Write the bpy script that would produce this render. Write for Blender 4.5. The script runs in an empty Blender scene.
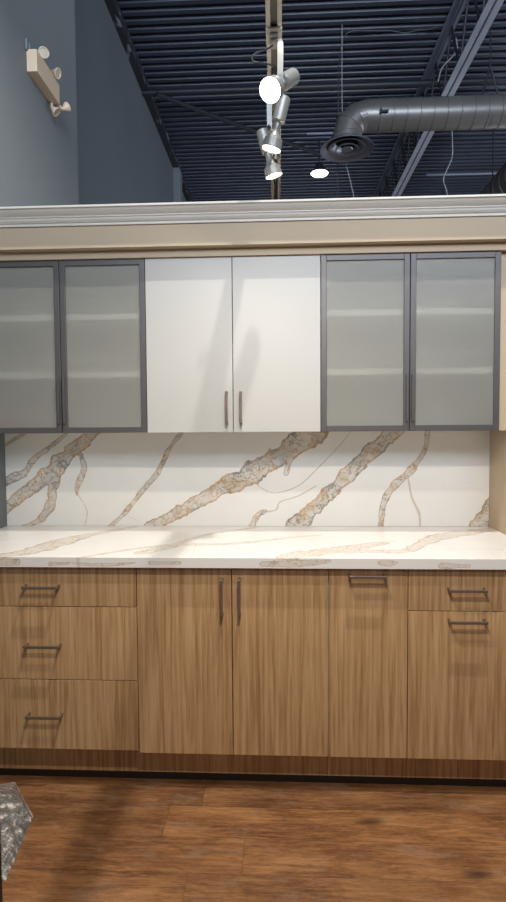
import bpy, bmesh, math, random
from mathutils import Vector, Matrix
random.seed(7)
SC = bpy.context.scene
COL = SC.collection
PI = math.pi

# ------------------------------------------------------------------ camera
F = 547.66
CX, CY, CZ = 0.5402, -2.0285, 1.4018
YAW, PIT, ROL = -0.0464, -0.0457, -0.0067
fw = Vector((math.sin(YAW)*math.cos(PIT), math.cos(YAW)*math.cos(PIT), math.sin(PIT)))
rt0 = Vector((math.cos(YAW), -math.sin(YAW), 0)); up0 = rt0.cross(fw)
rt = rt0*math.cos(ROL)+up0*math.sin(ROL); up = -rt0*math.sin(ROL)+up0*math.cos(ROL)
cd = bpy.data.cameras.new('camera'); cam = bpy.data.objects.new('camera', cd); COL.objects.link(cam)
cd.sensor_fit = 'VERTICAL'; cd.sensor_height = 24; cd.lens = 24*F/902; cd.clip_start = 0.05; cd.clip_end = 60
M = Matrix((rt, up, -fw)).transposed().to_4x4(); M.translation = (CX, CY, CZ); cam.matrix_world = M
SC.camera = cam
CP = Vector((CX, CY, CZ))
def ray(px, py): return (fw + rt*((px-253)/F) - up*((py-451)/F))
def at(px, py, axis, val):
    """point on the plane axis=val seen at a pixel"""
    d = ray(px, py); t = (val-CP[axis])/d[axis]; return CP+d*t

# ------------------------------------------------------------------ world, lights, exposure
W = bpy.data.worlds.new('world'); SC.world = W; W.use_nodes = True
W.node_tree.nodes['Background'].inputs[0].default_value = (0.62, 0.70, 0.85, 1)
W.node_tree.nodes['Background'].inputs[1].default_value = 0.15
SC.view_settings.view_transform = 'Standard'; SC.view_settings.look = 'None'
SC.view_settings.exposure = 0.0; SC.view_settings.gamma = 1; SC.view_settings.use_curve_mapping = False
SC.cycles.use_denoising = True; SC.cycles.max_bounces = 8
SC.cycles.sample_clamp_indirect = 4.0
def lamp_light(name, kind, loc, power, color, target=None, size=0.1, angle=80, blend=0.6, sy=None):
    l = bpy.data.lights.new(name, kind); o = bpy.data.objects.new(name, l); COL.objects.link(o)
    l.energy = power; l.color = color; o.location = loc
    if kind == 'SPOT': l.spot_size = math.radians(angle); l.spot_blend = blend; l.shadow_soft_size = size
    elif kind == 'AREA':
        l.shape = 'RECTANGLE'; l.size = size; l.size_y = sy or size
    else: l.shadow_soft_size = size
    if target is not None: o.rotation_euler = (Vector(target)-Vector(loc)).to_track_quat('-Z', 'Y').to_euler()
    return o
WARM = (1.0, 0.90, 0.79); NEU = (1.0, 0.94, 0.88); COOL = (0.76, 0.86, 1.0)
# added cool fill behind the camera, aimed up so deck ribs catch it
sd = lamp_light('deck_fill', 'AREA', (1.5, -4.7, 4.2), 260, COOL, (1.5, 5, 6.3), 5.5, sy=2.2); sd.data.spread = math.radians(100)
lamp_light('rear_fill', 'AREA', (5.8, 7.0, 2.4), 260, (0.88, 0.93, 1.0), (0.5, 7.0, 3.8), 8.0, sy=3.0)  # added fill for rear wall, deck and duct; no window built
# high bay lamp hung over the aisle; the track throws its shadow on the white doors
lamp_light('aisle_high_bay', 'SPOT', (1.02, -.80, 5.0), 430, NEU, (0.5, 0.0, 0.6), 0.03, 95, 0.6)
# track lamps above the view, known by their shadows; no bodies built
TRACK_X, TRACK_Z = 0.531, 2.79
lamp_light('track_lamp_light_near', 'SPOT', (0.40, -0.72, 2.52), 46, WARM, (0.3, -0.15, 0.5), 0.03, 118, 0.9)
lamp_light('track_lamp_light_over_camera', 'SPOT', (0.62, -1.45, 2.52), 84, WARM, (0.9, -0.1, 0.1), 0.035, 120, 0.9)

# ------------------------------------------------------------------ node helpers
def newmat(name):
    m = bpy.data.materials.new(name); m.use_nodes = True
    nt = m.node_tree; b = nt.nodes['Principled BSDF']; return m, nt, b
def srgb(r, g, b):
    f = lambda c: ((c/255)/12.92 if c/255 <= 0.04045 else (((c/255)+0.055)/1.055)**2.4)
    return (f(r), f(g), f(b), 1)
def node(nt, t, **k):
    n = nt.nodes.new(t)
    for a, v in k.items(): setattr(n, a, v)
    return n
def noise_bump(nt, b, scale=60, strength=0.1, dist=0.002, coord=None):
    n = node(nt, 'ShaderNodeTexNoise'); n.inputs['Scale'].default_value = scale; n.inputs['Detail'].default_value = 4
    if coord is None:
        g = node(nt, 'ShaderNodeNewGeometry'); coord = g.outputs['Position']
    nt.links.new(coord, n.inputs['Vector'])
    u = node(nt, 'ShaderNodeBump'); u.inputs['Strength'].default_value = strength; u.inputs['Distance'].default_value = dist
    nt.links.new(n.outputs['Fac'], u.inputs['Height']); nt.links.new(u.outputs['Normal'], b.inputs['Normal']); return n
def plain(name, col, rough=0.5, metal=0.0, var=0.05, scale=12, bump=0.03, bscale=80, spec=0.5):
    m, nt, b = newmat(name)
    g = node(nt, 'ShaderNodeNewGeometry')
    n = node(nt, 'ShaderNodeTexNoise'); n.inputs['Scale'].default_value = scale; n.inputs['Detail'].default_value = 5
    nt.links.new(g.outputs['Position'], n.inputs['Vector'])
    r = node(nt, 'ShaderNodeValToRGB')
    r.color_ramp.elements[0].position = 0.3; r.color_ramp.elements[1].position = 0.7
    r.color_ramp.elements[0].color = tuple(c*(1-var) for c in col[:3])+(1,)
    r.color_ramp.elements[1].color = tuple(min(1, c*(1+var)) for c in col[:3])+(1,)
    nt.links.new(n.outputs['Fac'], r.inputs['Fac']); nt.links.new(r.outputs['Color'], b.inputs['Base Color'])
    b.inputs['Roughness'].default_value = rough; b.inputs['Metallic'].default_value = metal
    b.inputs['Specular IOR Level'].default_value = spec
    if bump: noise_bump(nt, b, bscale, bump, 0.001, g.outputs['Position'])
    return m
def mathn(nt, op, a, b=None, c=None):
    n = node(nt, 'ShaderNodeMath', operation=op)
    for i, v in enumerate((a, b, c)):
        if v is None: continue
        if hasattr(v, 'links'): nt.links.new(v, n.inputs[i])
        else: n.inputs[i].default_value = v
    return n.outputs[0]
def mixc(nt, fac, a, b, mode='MIX'):
    n = node(nt, 'ShaderNodeMix', data_type='RGBA', blend_type=mode)
    for i, v in ((0, fac), (6, a), (7, b)):
        if hasattr(v, 'links'): nt.links.new(v, n.inputs[i])
        else: n.inputs[i].default_value = v
    return n.outputs[2]
def ramp(nt, fac, stops, interp='LINEAR'):
    r = node(nt, 'ShaderNodeValToRGB'); e = r.color_ramp.elements; r.color_ramp.interpolation = interp
    e[0].position, e[0].color = stops[0][0], stops[0][1]; e[1].position, e[1].color = stops[-1][0], stops[-1][1]
    for p, c in stops[1:-1]:
        k = e.new(p); k.color = c
    nt.links.new(fac, r.inputs['Fac']); return r.outputs['Color']

def oak():
    m, nt, b = newmat('light_oak_laminate')
    g = node(nt, 'ShaderNodeNewGeometry'); oi = node(nt, 'ShaderNodeObjectInfo')
    off = mathn(nt, 'MULTIPLY', oi.outputs['Random'], 13.0)
    cmb = node(nt, 'ShaderNodeCombineXYZ'); nt.links.new(off, cmb.inputs[0]); nt.links.new(off, cmb.inputs[2])
    va = node(nt, 'ShaderNodeVectorMath', operation='ADD'); nt.links.new(g.outputs['Position'], va.inputs[0]); nt.links.new(cmb.outputs[0], va.inputs[1])
    def streak(sx, sz, detail, dist=0.0):
        mp = node(nt, 'ShaderNodeMapping'); mp.inputs['Scale'].default_value = (sx, 3, sz)
        nt.links.new(va.outputs[0], mp.inputs['Vector'])
        n = node(nt, 'ShaderNodeTexNoise'); n.inputs['Scale'].default_value = 1; n.inputs['Detail'].default_value = detail
        n.inputs['Distortion'].default_value = dist
        nt.links.new(mp.outputs[0], n.inputs['Vector']); return n.outputs['Fac']
    broad = streak(14, 0.7, 2, 0.3); mid = streak(70, 2.2, 4, 0.4); fine = streak(420, 9, 3)
    c = ramp(nt, broad, [(0.3, srgb(188, 146, 99)), (0.5, srgb(208, 168, 120)), (0.7, srgb(222, 184, 137))])
    c = mixc(nt, 0.65, c, ramp(nt, mid, [(0.34, srgb(150, 106, 66)), (0.48, srgb(206, 164, 115)), (0.64, srgb(236, 200, 152))]))
    c = mixc(nt, 0.38, c, ramp(nt, fine, [(0.3, srgb(112, 80, 50)), (0.55, srgb(184, 148, 106)), (0.75, srgb(198, 165, 124))]))
    nt.links.new(c, b.inputs['Base Color']); b.inputs['Roughness'].default_value = 0.48
    u = node(nt, 'ShaderNodeBump'); u.inputs['Strength'].default_value = 0.12; u.inputs['Distance'].default_value = 0.0006
    nt.links.new(fine, u.inputs['Height']); nt.links.new(u.outputs['Normal'], b.inputs['Normal'])
    return m
def floor_mat():
    m, nt, b = newmat('dark_walnut_vinyl_plank')
    g = node(nt, 'ShaderNodeNewGeometry'); s = node(nt, 'ShaderNodeSeparateXYZ'); nt.links.new(g.outputs['Position'], s.inputs[0])
    PW, PL = 0.152, 1.22
    yy = mathn(nt, 'DIVIDE', mathn(nt, 'ADD', s.outputs['Y'], 0.535), PW)
    row = mathn(nt, 'FLOOR', yy); fy = mathn(nt, 'FRACT', yy)
    wn = node(nt, 'ShaderNodeTexWhiteNoise', noise_dimensions='1D'); nt.links.new(mathn(nt, 'ADD', row, 60.0), wn.inputs['W'])
    # plank joints of the four rows in front of the cabinets, random elsewhere
    base = wn.outputs['Value']
    for rr, jx in ((3, 0.25), (2, 0.135), (1, 0.42), (0, 0.25), (4, 1.15)):
        eq = mathn(nt, 'COMPARE', row, float(rr), 0.1)
        mx = node(nt, 'ShaderNodeMix', data_type='FLOAT'); nt.links.new(eq, mx.inputs[0]); nt.links.new(base, mx.inputs[2])
        mx.inputs[3].default_value = -(jx/PL) % 1; base = mx.outputs[0]
    xx = mathn(nt, 'ADD', mathn(nt, 'DIVIDE', s.outputs['X'], PL), base)
    colm = mathn(nt, 'FLOOR', xx); fx = mathn(nt, 'FRACT', xx)
    idv = node(nt, 'ShaderNodeCombineXYZ'); nt.links.new(row, idv.inputs[0]); nt.links.new(colm, idv.inputs[1])
    w2 = node(nt, 'ShaderNodeTexWhiteNoise', noise_dimensions='3D'); nt.links.new(idv.outputs[0], w2.inputs['Vector'])
    sh = node(nt, 'ShaderNodeVectorMath', operation='SCALE'); nt.links.new(w2.outputs['Color'], sh.inputs[0]); sh.inputs[3].default_value = 20
    va = node(nt, 'ShaderNodeVectorMath', operation='ADD'); nt.links.new(g.outputs['Position'], va.inputs[0]); nt.links.new(sh.outputs[0], va.inputs[1])
    def streak(sx, sy, detail, dist, rough=0.5):
        mp = node(nt, 'ShaderNodeMapping'); mp.inputs['Scale'].default_value = (sx, sy, 1); nt.links.new(va.outputs[0], mp.inputs['Vector'])
        n = node(nt, 'ShaderNodeTexNoise'); n.inputs['Scale'].default_value = 1; n.inputs['Detail'].default_value = detail
        n.inputs['Distortion'].default_value = dist; n.inputs['Roughness'].default_value = rough
        nt.links.new(mp.outputs[0], n.inputs['Vector']); return n.outputs['Fac']
    broad = streak(2.4, 9, 5, 0.8); grain = streak(7, 75, 8, 0.7, 0.7); fine = streak(34, 230, 6, 0.4, 0.8); cloud = streak(7, 14, 5, 0.4, 0.6)
    c = ramp(nt, broad, [(0.36, srgb(52, 37, 29)), (0.45, srgb(100, 70, 46)), (0.54, srgb(146, 106, 68)), (0.66, srgb(182, 140, 94))])
    c = mixc(nt, 0.5, c, ramp(nt, grain, [(0.38, srgb(44, 31, 24)), (0.5, srgb(124, 91, 62)), (0.62, srgb(190, 149, 106))]))
    c = mixc(nt, 0.45, c, ramp(nt, fine, [(0.35, srgb(60, 38, 26)), (0.6, srgb(160, 108, 68))]))
    # dusty scuffs
    c = mixc(nt, mathn(nt, 'MULTIPLY', ramp(nt, cloud, [(0.56, (0, 0, 0, 1)), (0.78, (1, 1, 1, 1))]), 0.5), c, srgb(158, 136, 116))
    tone = ramp(nt, w2.outputs['Value'], [(0.0, (0.80, 0.80, 0.82, 1)), (0.5, (0.98, 0.96, 0.94, 1)), (1.0, (1.12, 1.08, 1.0, 1))])
    c = mixc(nt, 1.0, c, tone, 'MULTIPLY')
    # dark round knots
    vo = node(nt, 'ShaderNodeTexVoronoi', voronoi_dimensions='2D'); vo.inputs['Scale'].default_value = 1
    mp = node(nt, 'ShaderNodeMapping'); mp.inputs['Scale'].default_value = (1.1, 2.6, 1); nt.links.new(va.outputs[0], mp.inputs['Vector']); nt.links.new(mp.outputs[0], vo.inputs['Vector'])
    kn = ramp(nt, vo.outputs['Distance'], [(0.015, (1, 1, 1, 1)), (0.07, (0, 0, 0, 1))])
    c = mixc(nt, mathn(nt, 'MULTIPLY', kn, 0.75), c, srgb(56, 38, 32))
    ey = mathn(nt, 'MINIMUM', fy, mathn(nt, 'SUBTRACT', 1.0, fy)); ex = mathn(nt, 'MULTIPLY', mathn(nt, 'MINIMUM', fx, mathn(nt, 'SUBTRACT', 1.0, fx)), PL/PW)
    e = mathn(nt, 'MINIMUM', ey, ex); seam = mathn(nt, 'LESS_THAN', e, 0.007)
    c = mixc(nt, mathn(nt, 'MULTIPLY', seam, 0.45), c, srgb(40, 24, 16))
    nt.links.new(c, b.inputs['Base Color'])
    rr = ramp(nt, grain, [(0.3, (0.34,)*3+(1,)), (0.7, (0.5,)*3+(1,))]); nt.links.new(rr, b.inputs['Roughness'])
    b.inputs['Specular IOR Level'].default_value = 0.35
    u = node(nt, 'ShaderNodeBump'); u.inputs['Strength'].default_value = 0.35; u.inputs['Distance'].default_value = 0.0015
    hh = mathn(nt, 'SUBTRACT', grain, mathn(nt, 'MULTIPLY', seam, 0.8)); nt.links.new(hh, u.inputs['Height']); nt.links.new(u.outputs['Normal'], b.inputs['Normal'])
    return m
def marble(strength=1.0, name='white_marble_with_gold_veins', warm=0.0):
    m, nt, b = newmat(name)
    g = node(nt, 'ShaderNodeNewGeometry')
    at_ = node(nt, 'ShaderNodeAttribute', attribute_name='vein'); v = at_.outputs['Fac']
    a2 = node(nt, 'ShaderNodeAttribute', attribute_name='hair'); hv = a2.outputs['Fac']
    P = g.outputs['Position']
    def nz(sc, det=5, dist=0.0):
        n = node(nt, 'ShaderNodeTexNoise'); n.inputs['Scale'].default_value = sc; n.inputs['Detail'].default_value = det; n.inputs['Distortion'].default_value = dist
        nt.links.new(P, n.inputs['Vector']); return n
    n1 = nz(17, 5, 0.5); n2 = nz(9, 4, 0.6); n3 = nz(70, 4)
    # v is in units of the vein's half width: 1 in the middle, 0 at its edge
    val = mathn(nt, 'ADD', v, mathn(nt, 'MULTIPLY', mathn(nt, 'SUBTRACT', n1.outputs['Fac'], 0.5), 1.3))
    inside = ramp(nt, val, [(0.0, (0, 0, 0, 1)), (0.12, (1, 1, 1, 1))])
    # warped cell edges draw the dark and gold cracks inside a vein
    wv = node(nt, 'ShaderNodeVectorMath', operation='SCALE'); nt.links.new(nz(18, 4).outputs['Color'], wv.inputs[0]); wv.inputs[3].default_value = 0.15
    wa = node(nt, 'ShaderNodeVectorMath', operation='ADD'); nt.links.new(P, wa.inputs[0]); nt.links.new(wv.outputs[0], wa.inputs[1])
    mp = node(nt, 'ShaderNodeMapping'); mp.inputs['Rotation'].default_value = (0, 0.75, 0); mp.inputs['Scale'].default_value = (13, 13, 30); nt.links.new(wa.outputs[0], mp.inputs['Vector'])
    vo = node(nt, 'ShaderNodeTexVoronoi', feature='DISTANCE_TO_EDGE'); vo.inputs['Scale'].default_value = 1; nt.links.new(mp.outputs[0], vo.inputs['Vector'])
    crack = ramp(nt, vo.outputs['Distance'], [(0.0, (1, 1, 1, 1)), (0.07, (0, 0, 0, 1))])
    white = mixc(nt, n2.outputs['Fac'], srgb(230, 227, 220), srgb(237, 235, 230))
    fill = ramp(nt, n2.outputs['Fac'], [(0.32, srgb(188, 170, 142)), (0.48, srgb(212, 204, 192)), (0.62, srgb(186, 178, 168))])
    fill = mixc(nt, warm, fill, srgb(208, 184, 152))
    c = mixc(nt, mathn(nt, 'MULTIPLY', inside, 0.75*strength), white, fill)
    goldsel = ramp(nt, nz(12, 3).outputs['Fac'], [(0.42, (0, 0, 0, 1)), (0.55, (1, 1, 1, 1))])
    lc = mixc(nt, goldsel, srgb(96, 86, 78), srgb(184, 132, 68))
    c = mixc(nt, mathn(nt, 'MULTIPLY', mathn(nt, 'MULTIPLY', crack, inside), 0.75*strength), c, lc)
    # gold rim at a vein's edge
    edge = ramp(nt, val, [(0.0, (0, 0, 0, 1)), (0.07, (1, 1, 1, 1)), (0.16, (1, 1, 1, 1)), (0.34, (0, 0, 0, 1))])
    c = mixc(nt, mathn(nt, 'MULTIPLY', edge, 0.55*strength), c, lc)
    hval = mathn(nt, 'ADD', hv, mathn(nt, 'MULTIPLY', mathn(nt, 'SUBTRACT', n3.outputs['Fac'], 0.5), 0.8))
    hl = ramp(nt, hval, [(0.1, (0, 0, 0, 1)), (0.5, (1, 1, 1, 1))])
    c = mixc(nt, mathn(nt, 'MULTIPLY', hl, 0.55*strength), c, srgb(176, 150, 116))
    # very faint clouding in the white stone
    nt.links.new(c, b.inputs['Base Color']); b.inputs['Roughness'].default_value = 0.24; b.inputs['Specular IOR Level'].default_value = 0.42
    return m
def frosted():
    m, nt, b = newmat('frosted_glass')
    for n in list(nt.nodes):
        if n.type == 'BSDF_PRINCIPLED': nt.nodes.remove(n)
    out = [n for n in nt.nodes if n.type == 'OUTPUT_MATERIAL'][0]
    g = node(nt, 'ShaderNodeNewGeometry'); n = node(nt, 'ShaderNodeTexNoise'); n.inputs['Scale'].default_value = 500; nt.links.new(g.outputs['Position'], n.inputs['Vector'])
    u = node(nt, 'ShaderNodeBump'); u.inputs['Strength'].default_value = 0.05; u.inputs['Distance'].default_value = 0.0005; nt.links.new(n.outputs['Fac'], u.inputs['Height'])
    rf = node(nt, 'ShaderNodeBsdfRefraction'); rf.inputs['Roughness'].default_value = 0.30; rf.inputs['IOR'].default_value = 1.12; rf.inputs['Color'].default_value = (0.97, 0.97, 0.94, 1)
    df = node(nt, 'ShaderNodeBsdfDiffuse'); df.inputs['Color'].default_value = srgb(214, 211, 200)
    tl = node(nt, 'ShaderNodeBsdfTranslucent'); tl.inputs['Color'].default_value = (0.9, 0.9, 0.86, 1)
    gl = node(nt, 'ShaderNodeBsdfGlossy'); gl.inputs['Roughness'].default_value = 0.35; gl.inputs['Color'].default_value = (1, 1, 1, 1)
    fr = node(nt, 'ShaderNodeFresnel'); fr.inputs['IOR'].default_value = 1.3
    nt.links.new(u.outputs['Normal'], gl.inputs['Normal'])
    def mx(f, a, c):
        s = node(nt, 'ShaderNodeMixShader'); nt.links.new(a, s.inputs[1]); nt.links.new(c, s.inputs[2])
        if hasattr(f, 'links'): nt.links.new(f, s.inputs[0])
        else: s.inputs[0].default_value = f
        return s.outputs[0]
    tr = node(nt, 'ShaderNodeBsdfTransparent'); a = mx(0.16, rf.outputs[0], tl.outputs[0]); a = mx(0.17, a, tr.outputs[0]); a = mx(0.24, a, df.outputs[0]); a = mx(fr.outputs[0], a, gl.outputs[0])
    nt.links.new(a, out.inputs['Surface']); return m
def emit(name, col, s):
    m, nt, b = newmat(name)
    b.inputs['Base Color'].default_value = (0.9, 0.9, 0.9, 1); b.inputs['Emission Color'].default_value = col+(1,); b.inputs['Emission Strength'].default_value = s
    g = node(nt, 'ShaderNodeNewGeometry'); noise_bump(nt, b, 200, 0.05, 0.0005, g.outputs['Position']); return m
def bubble():
    m, nt, b = newmat('bubble_wrap_film')
    g = node(nt, 'ShaderNodeNewGeometry')
    vo = node(nt, 'ShaderNodeTexVoronoi'); vo.inputs['Scale'].default_value = 95; vo.inputs['Randomness'].default_value = 0.15; nt.links.new(g.outputs['Position'], vo.inputs['Vector'])
    n = node(nt, 'ShaderNodeTexNoise'); n.inputs['Scale'].default_value = 38; n.inputs['Detail'].default_value = 8; n.inputs['Roughness'].default_value = 0.65; nt.links.new(g.outputs['Position'], n.inputs['Vector'])
    u = node(nt, 'ShaderNodeBump', invert=True); u.inputs['Strength'].default_value = 0.9; u.inputs['Distance'].default_value = 0.004; nt.links.new(vo.outputs['Distance'], u.inputs['Height'])
    u2 = node(nt, 'ShaderNodeBump'); u2.inputs['Strength'].default_value = 0.6; u2.inputs['Distance'].default_value = 0.012; nt.links.new(n.outputs['Fac'], u2.inputs['Height']); nt.links.new(u.outputs['Normal'], u2.inputs['Normal'])
    nt.links.new(u2.outputs['Normal'], b.inputs['Normal'])
    c = ramp(nt, n.outputs['Fac'], [(0.40, srgb(96, 98, 98)), (0.53, srgb(128, 128, 126)), (0.64, srgb(222, 216, 208))])  # pale stops paint sparkle and bubble highlights into the colour
    nt.links.new(c, b.inputs['Base Color']); b.inputs['Roughness'].default_value = 0.22; b.inputs['Specular IOR Level'].default_value = 0.9; b.inputs['Coat Weight'].default_value = 0.5
    return m
def film():
    m, nt, b = newmat('clear_plastic_flap')
    g = node(nt, 'ShaderNodeNewGeometry')
    vo = node(nt, 'ShaderNodeTexVoronoi'); vo.inputs['Scale'].default_value = 110; vo.inputs['Randomness'].default_value = 0.1; nt.links.new(g.outputs['Position'], vo.inputs['Vector'])
    c = ramp(nt, vo.outputs['Distance'], [(0.25, srgb(206, 192, 184)), (0.6, srgb(160, 142, 134))]); nt.links.new(c, b.inputs['Base Color'])
    b.inputs['Roughness'].default_value = 0.2; b.inputs['Transmission Weight'].default_value = 0.35; b.inputs['IOR'].default_value = 1.2
    u = node(nt, 'ShaderNodeBump'); u.inputs['Strength'].default_value = 0.7; u.inputs['Distance'].default_value = 0.003; nt.links.new(vo.outputs['Distance'], u.inputs['Height']); nt.links.new(u.outputs['Normal'], b.inputs['Normal'])
    return m
def ledger_mat():
    m, nt, b = newmat('black_ledger_with_white_overspray')
    g = node(nt, 'ShaderNodeNewGeometry'); mp = node(nt, 'ShaderNodeMapping'); mp.inputs['Scale'].default_value = (14, 4, 14); nt.links.new(g.outputs['Position'], mp.inputs['Vector'])
    n = node(nt, 'ShaderNodeTexNoise'); n.inputs['Scale'].default_value = 1; n.inputs['Detail'].default_value = 5; nt.links.new(mp.outputs[0], n.inputs['Vector'])
    c = ramp(nt, n.outputs['Fac'], [(0.60, srgb(40, 44, 52)), (0.69, srgb(140, 148, 158))]); nt.links.new(c, b.inputs['Base Color']); b.inputs['Roughness'].default_value = 0.6
    return m

MT = dict(
    oak=oak(), floor=floor_mat(), marble=marble(), marbletop=marble(0.6, 'white_marble_with_faint_veins', 0.6), glass=frosted(), bubble=bubble(), film=film(), ledger=ledger_mat(),
    white=plain('white_satin_lacquer', srgb(184, 182, 176), 0.45, 0, 0.01, 4, 0.0),
    carcass=plain('white_melamine', srgb(222, 222, 214), 0.5, 0, 0.01, 6, 0.02),
    inner=plain('shaded_melamine', srgb(182, 178, 168), 0.5, 0, 0.01, 6, 0.02), shelf=plain('lit_white_shelf', srgb(238, 234, 224), 0.5, 0, 0.01, 6, 0.0),  # melamine darkened for shade inside; shelves whitened for light on their edges
    alu=plain('dark_anodised_aluminium', srgb(92, 88, 87), 0.42, 0.3, 0.04, 30, 0.02, 300),
    bronze=plain('brushed_nickel', srgb(138, 124, 112), 0.34, 0.6, 0.10, 60, 0.05, 300),
    chrome=plain('hinge_metal', srgb(120, 118, 112), 0.3, 0.8, 0.03, 40, 0.0),
    cream=plain('cream_wall_paint', srgb(188, 169, 142), 0.6, 0, 0.02, 3, 0.06, 180),
    crown=plain('off_white_crown_paint', srgb(212, 206, 196), 0.42, 0, 0.01, 3, 0.02, 120),
    grey=plain('blue_grey_wall_paint', srgb(116, 124, 128), 0.7, 0, 0.03, 2, 0.10, 160),
    greyd=plain('dark_grey_wall_paint', srgb(98, 106, 114), 0.7, 0, 0.05, 1.2, 0.08, 120),
    deck=plain('navy_painted_steel_deck', srgb(60, 66, 82), 0.42, 0.1, 0.12, 1.5, 0.02, 60),
    steel=plain('blue_grey_painted_steel', srgb(122, 130, 148), 0.4, 0.1, 0.08, 5, 0.03),
    steel_lit=plain('lit_blue_grey_steel', srgb(166, 174, 190), 0.4, 0.1, 0.08, 5, 0.03),  # paler copy of the steel: light on the bottom chord put in colour
    pipe=plain('black_painted_pipe', srgb(40, 42, 50), 0.5, 0.2, 0.08, 8, 0.02),
    duct=plain('galvanised_duct', srgb(118, 116, 114), 0.36, 0.5, 0.14, 3, 0.04, 30),
    diff=plain('dark_diffuser_metal', srgb(120, 125, 138), 0.35, 0.4, 0.05, 10, 0.02),
    rail=plain('silver_track_paint', srgb(214, 210, 198), 0.42, 0.1, 0.03, 20, 0.02),
    slot=plain('dark_track_slot', srgb(104, 100, 94), 0.6, 0.1, 0.03, 20, 0.0),
    lampbody=plain('silver_lamp_paint', srgb(150, 150, 145), 0.34, 0.3, 0.03, 20, 0.02),
    cable=plain('dark_cable', srgb(52, 54, 58), 0.5, 0, 0.05, 20, 0.0),
    lcable=plain('pale_grey_cable', srgb(150, 148, 146), 0.5, 0, 0.05, 20, 0.0),
    ivory=plain('ivory_plastic', srgb(212, 192, 166), 0.45, 0, 0.02, 20, 0.02),
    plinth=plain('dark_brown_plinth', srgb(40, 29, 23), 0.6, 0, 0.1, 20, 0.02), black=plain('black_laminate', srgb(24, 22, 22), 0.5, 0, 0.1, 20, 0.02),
    red=plain('red_card', srgb(140, 66, 60), 0.6, 0, 0.1, 30, 0.0),
    card=plain('brown_card_stack', srgb(150, 120, 96), 0.7, 0, 0.1, 30, 0.0),
    lens=emit('lit_lamp_lens', (1.0, 0.93, 0.80), 30), bay=emit('lit_high_bay_lens', (1.0, 0.93, 0.84), 16),
    paneglass=plain('dull_lamp_lens', srgb(190, 184, 168), 0.15, 0, 0.04, 30, 0.0),
)

# ------------------------------------------------------------------ mesh helpers
def bx(bm, x0, x1, y0, y1, z0, z1, bev=0.0):
    r = bmesh.ops.create_cube(bm, size=1)
    for v in r['verts']:
        v.co = Vector(((x0+x1)/2+v.co.x*(x1-x0), (y0+y1)/2+v.co.y*(y1-y0), (z0+z1)/2+v.co.z*(z1-z0)))
    if bev:
        es = list({e for v in r['verts'] for e in v.link_edges})
        bmesh.ops.bevel(bm, geom=es, offset=bev, segments=2, affect='EDGES', profile=0.5)
def lathe(bm, prof, a, b, n=28, cap0=False, cap1=False):
    """prof: (distance along a->b, radius)"""
    a = Vector(a); b = Vector(b); d = (b-a).normalized()
    u = d.orthogonal().normalized(); w = d.cross(u); rings = []
    for t, r in prof:
        rings.append([bm.verts.new(a+d*t+(u*math.cos(2*PI*k/n)+w*math.sin(2*PI*k/n))*r) for k in range(n)])
    for i in range(len(rings)-1):
        for k in range(n):
            bm.faces.new((rings[i][k], rings[i][(k+1) % n], rings[i+1][(k+1) % n], rings[i+1][k]))
    if cap0: bm.faces.new(rings[0][::-1])
    if cap1: bm.faces.new(rings[-1])
    return rings
def tube(bm, pts, r, n=8, caps=True):
    pts = [Vector(p) for p in pts]; rings = []; u = None
    for i, p in enumerate(pts):
        d = (pts[min(i+1, len(pts)-1)]-pts[max(i-1, 0)]).normalized()
        u = d.orthogonal().normalized() if u is None else (u-d*u.dot(d)).normalized()
        w = d.cross(u); rr = r[i] if isinstance(r, (list, tuple)) else r
        rings.append([bm.verts.new(p+(u*math.cos(2*PI*k/n)+w*math.sin(2*PI*k/n))*rr) for k in range(n)])
    for i in range(len(rings)-1):
        for k in range(n): bm.faces.new((rings[i][k], rings[i][(k+1) % n], rings[i+1][(k+1) % n], rings[i+1][k]))
    if caps: bm.faces.new(rings[0][::-1]); bm.faces.new(rings[-1])
def smooth_pts(p, k=6):
    p = [Vector(q) for q in p]; out = []
    for i in range(len(p)-1):
        a, b, c, d = p[max(i-1, 0)], p[i], p[i+1], p[min(i+2, len(p)-1)]
        for j in range(k):
            t = j/k; out.append(0.5*((2*b)+(c-a)*t+(2*a-5*b+4*c-d)*t*t+(-a+3*b-3*c+d)*t**3))
    out.append(p[-1]); return out
def prism(bm, poly, axis, a, b):
    """poly of 2-D points in the two other axes, extruded along axis from a to b"""
    def P(q, t):
        v = [0, 0, 0]; o = [i for i in range(3) if i != axis]; v[axis] = t; v[o[0]] = q[0]; v[o[1]] = q[1]; return Vector(v)
    A = [bm.verts.new(P(q, a)) for q in poly]; B = [bm.verts.new(P(q, b)) for q in poly]; n = len(poly)
    for i in range(n): bm.faces.new((A[i], A[(i+1) % n], B[(i+1) % n], B[i]))
    bm.faces.new(A[::-1]); bm.faces.new(B)
def obj(name, bm, mat, parent=None, smooth=False, base=None):
    bmesh.ops.recalc_face_normals(bm, faces=bm.faces)
    me = bpy.data.meshes.new(name)
    off = Vector((0, 0, 0))
    if parent is not None:
        p = parent
        while p is not None: off += p.location; p = p.parent
    elif base is not None: off = Vector(base)
    bmesh.ops.translate(bm, verts=bm.verts, vec=-off)
    bm.to_mesh(me); bm.free(); me.materials.append(MT[mat])
    if smooth:
        me.shade_smooth()
        me.set_sharp_from_angle(angle=math.radians(38))
    o = bpy.data.objects.new(name, me); COL.objects.link(o)
    if parent is not None: o.parent = parent
    elif base is not None: o.location = base
    return o
def tag(o, label, cat, group=None):
    o['label'] = label; o['category'] = cat
    if group: o['group'] = group
    return o
def thing(name, label, cat, loc=(0, 0, 0), group=None):
    o = bpy.data.objects.new(name, None); o.empty_display_size = 0.05; COL.objects.link(o); o.location = loc
    return tag(o, label, cat, group)
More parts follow.
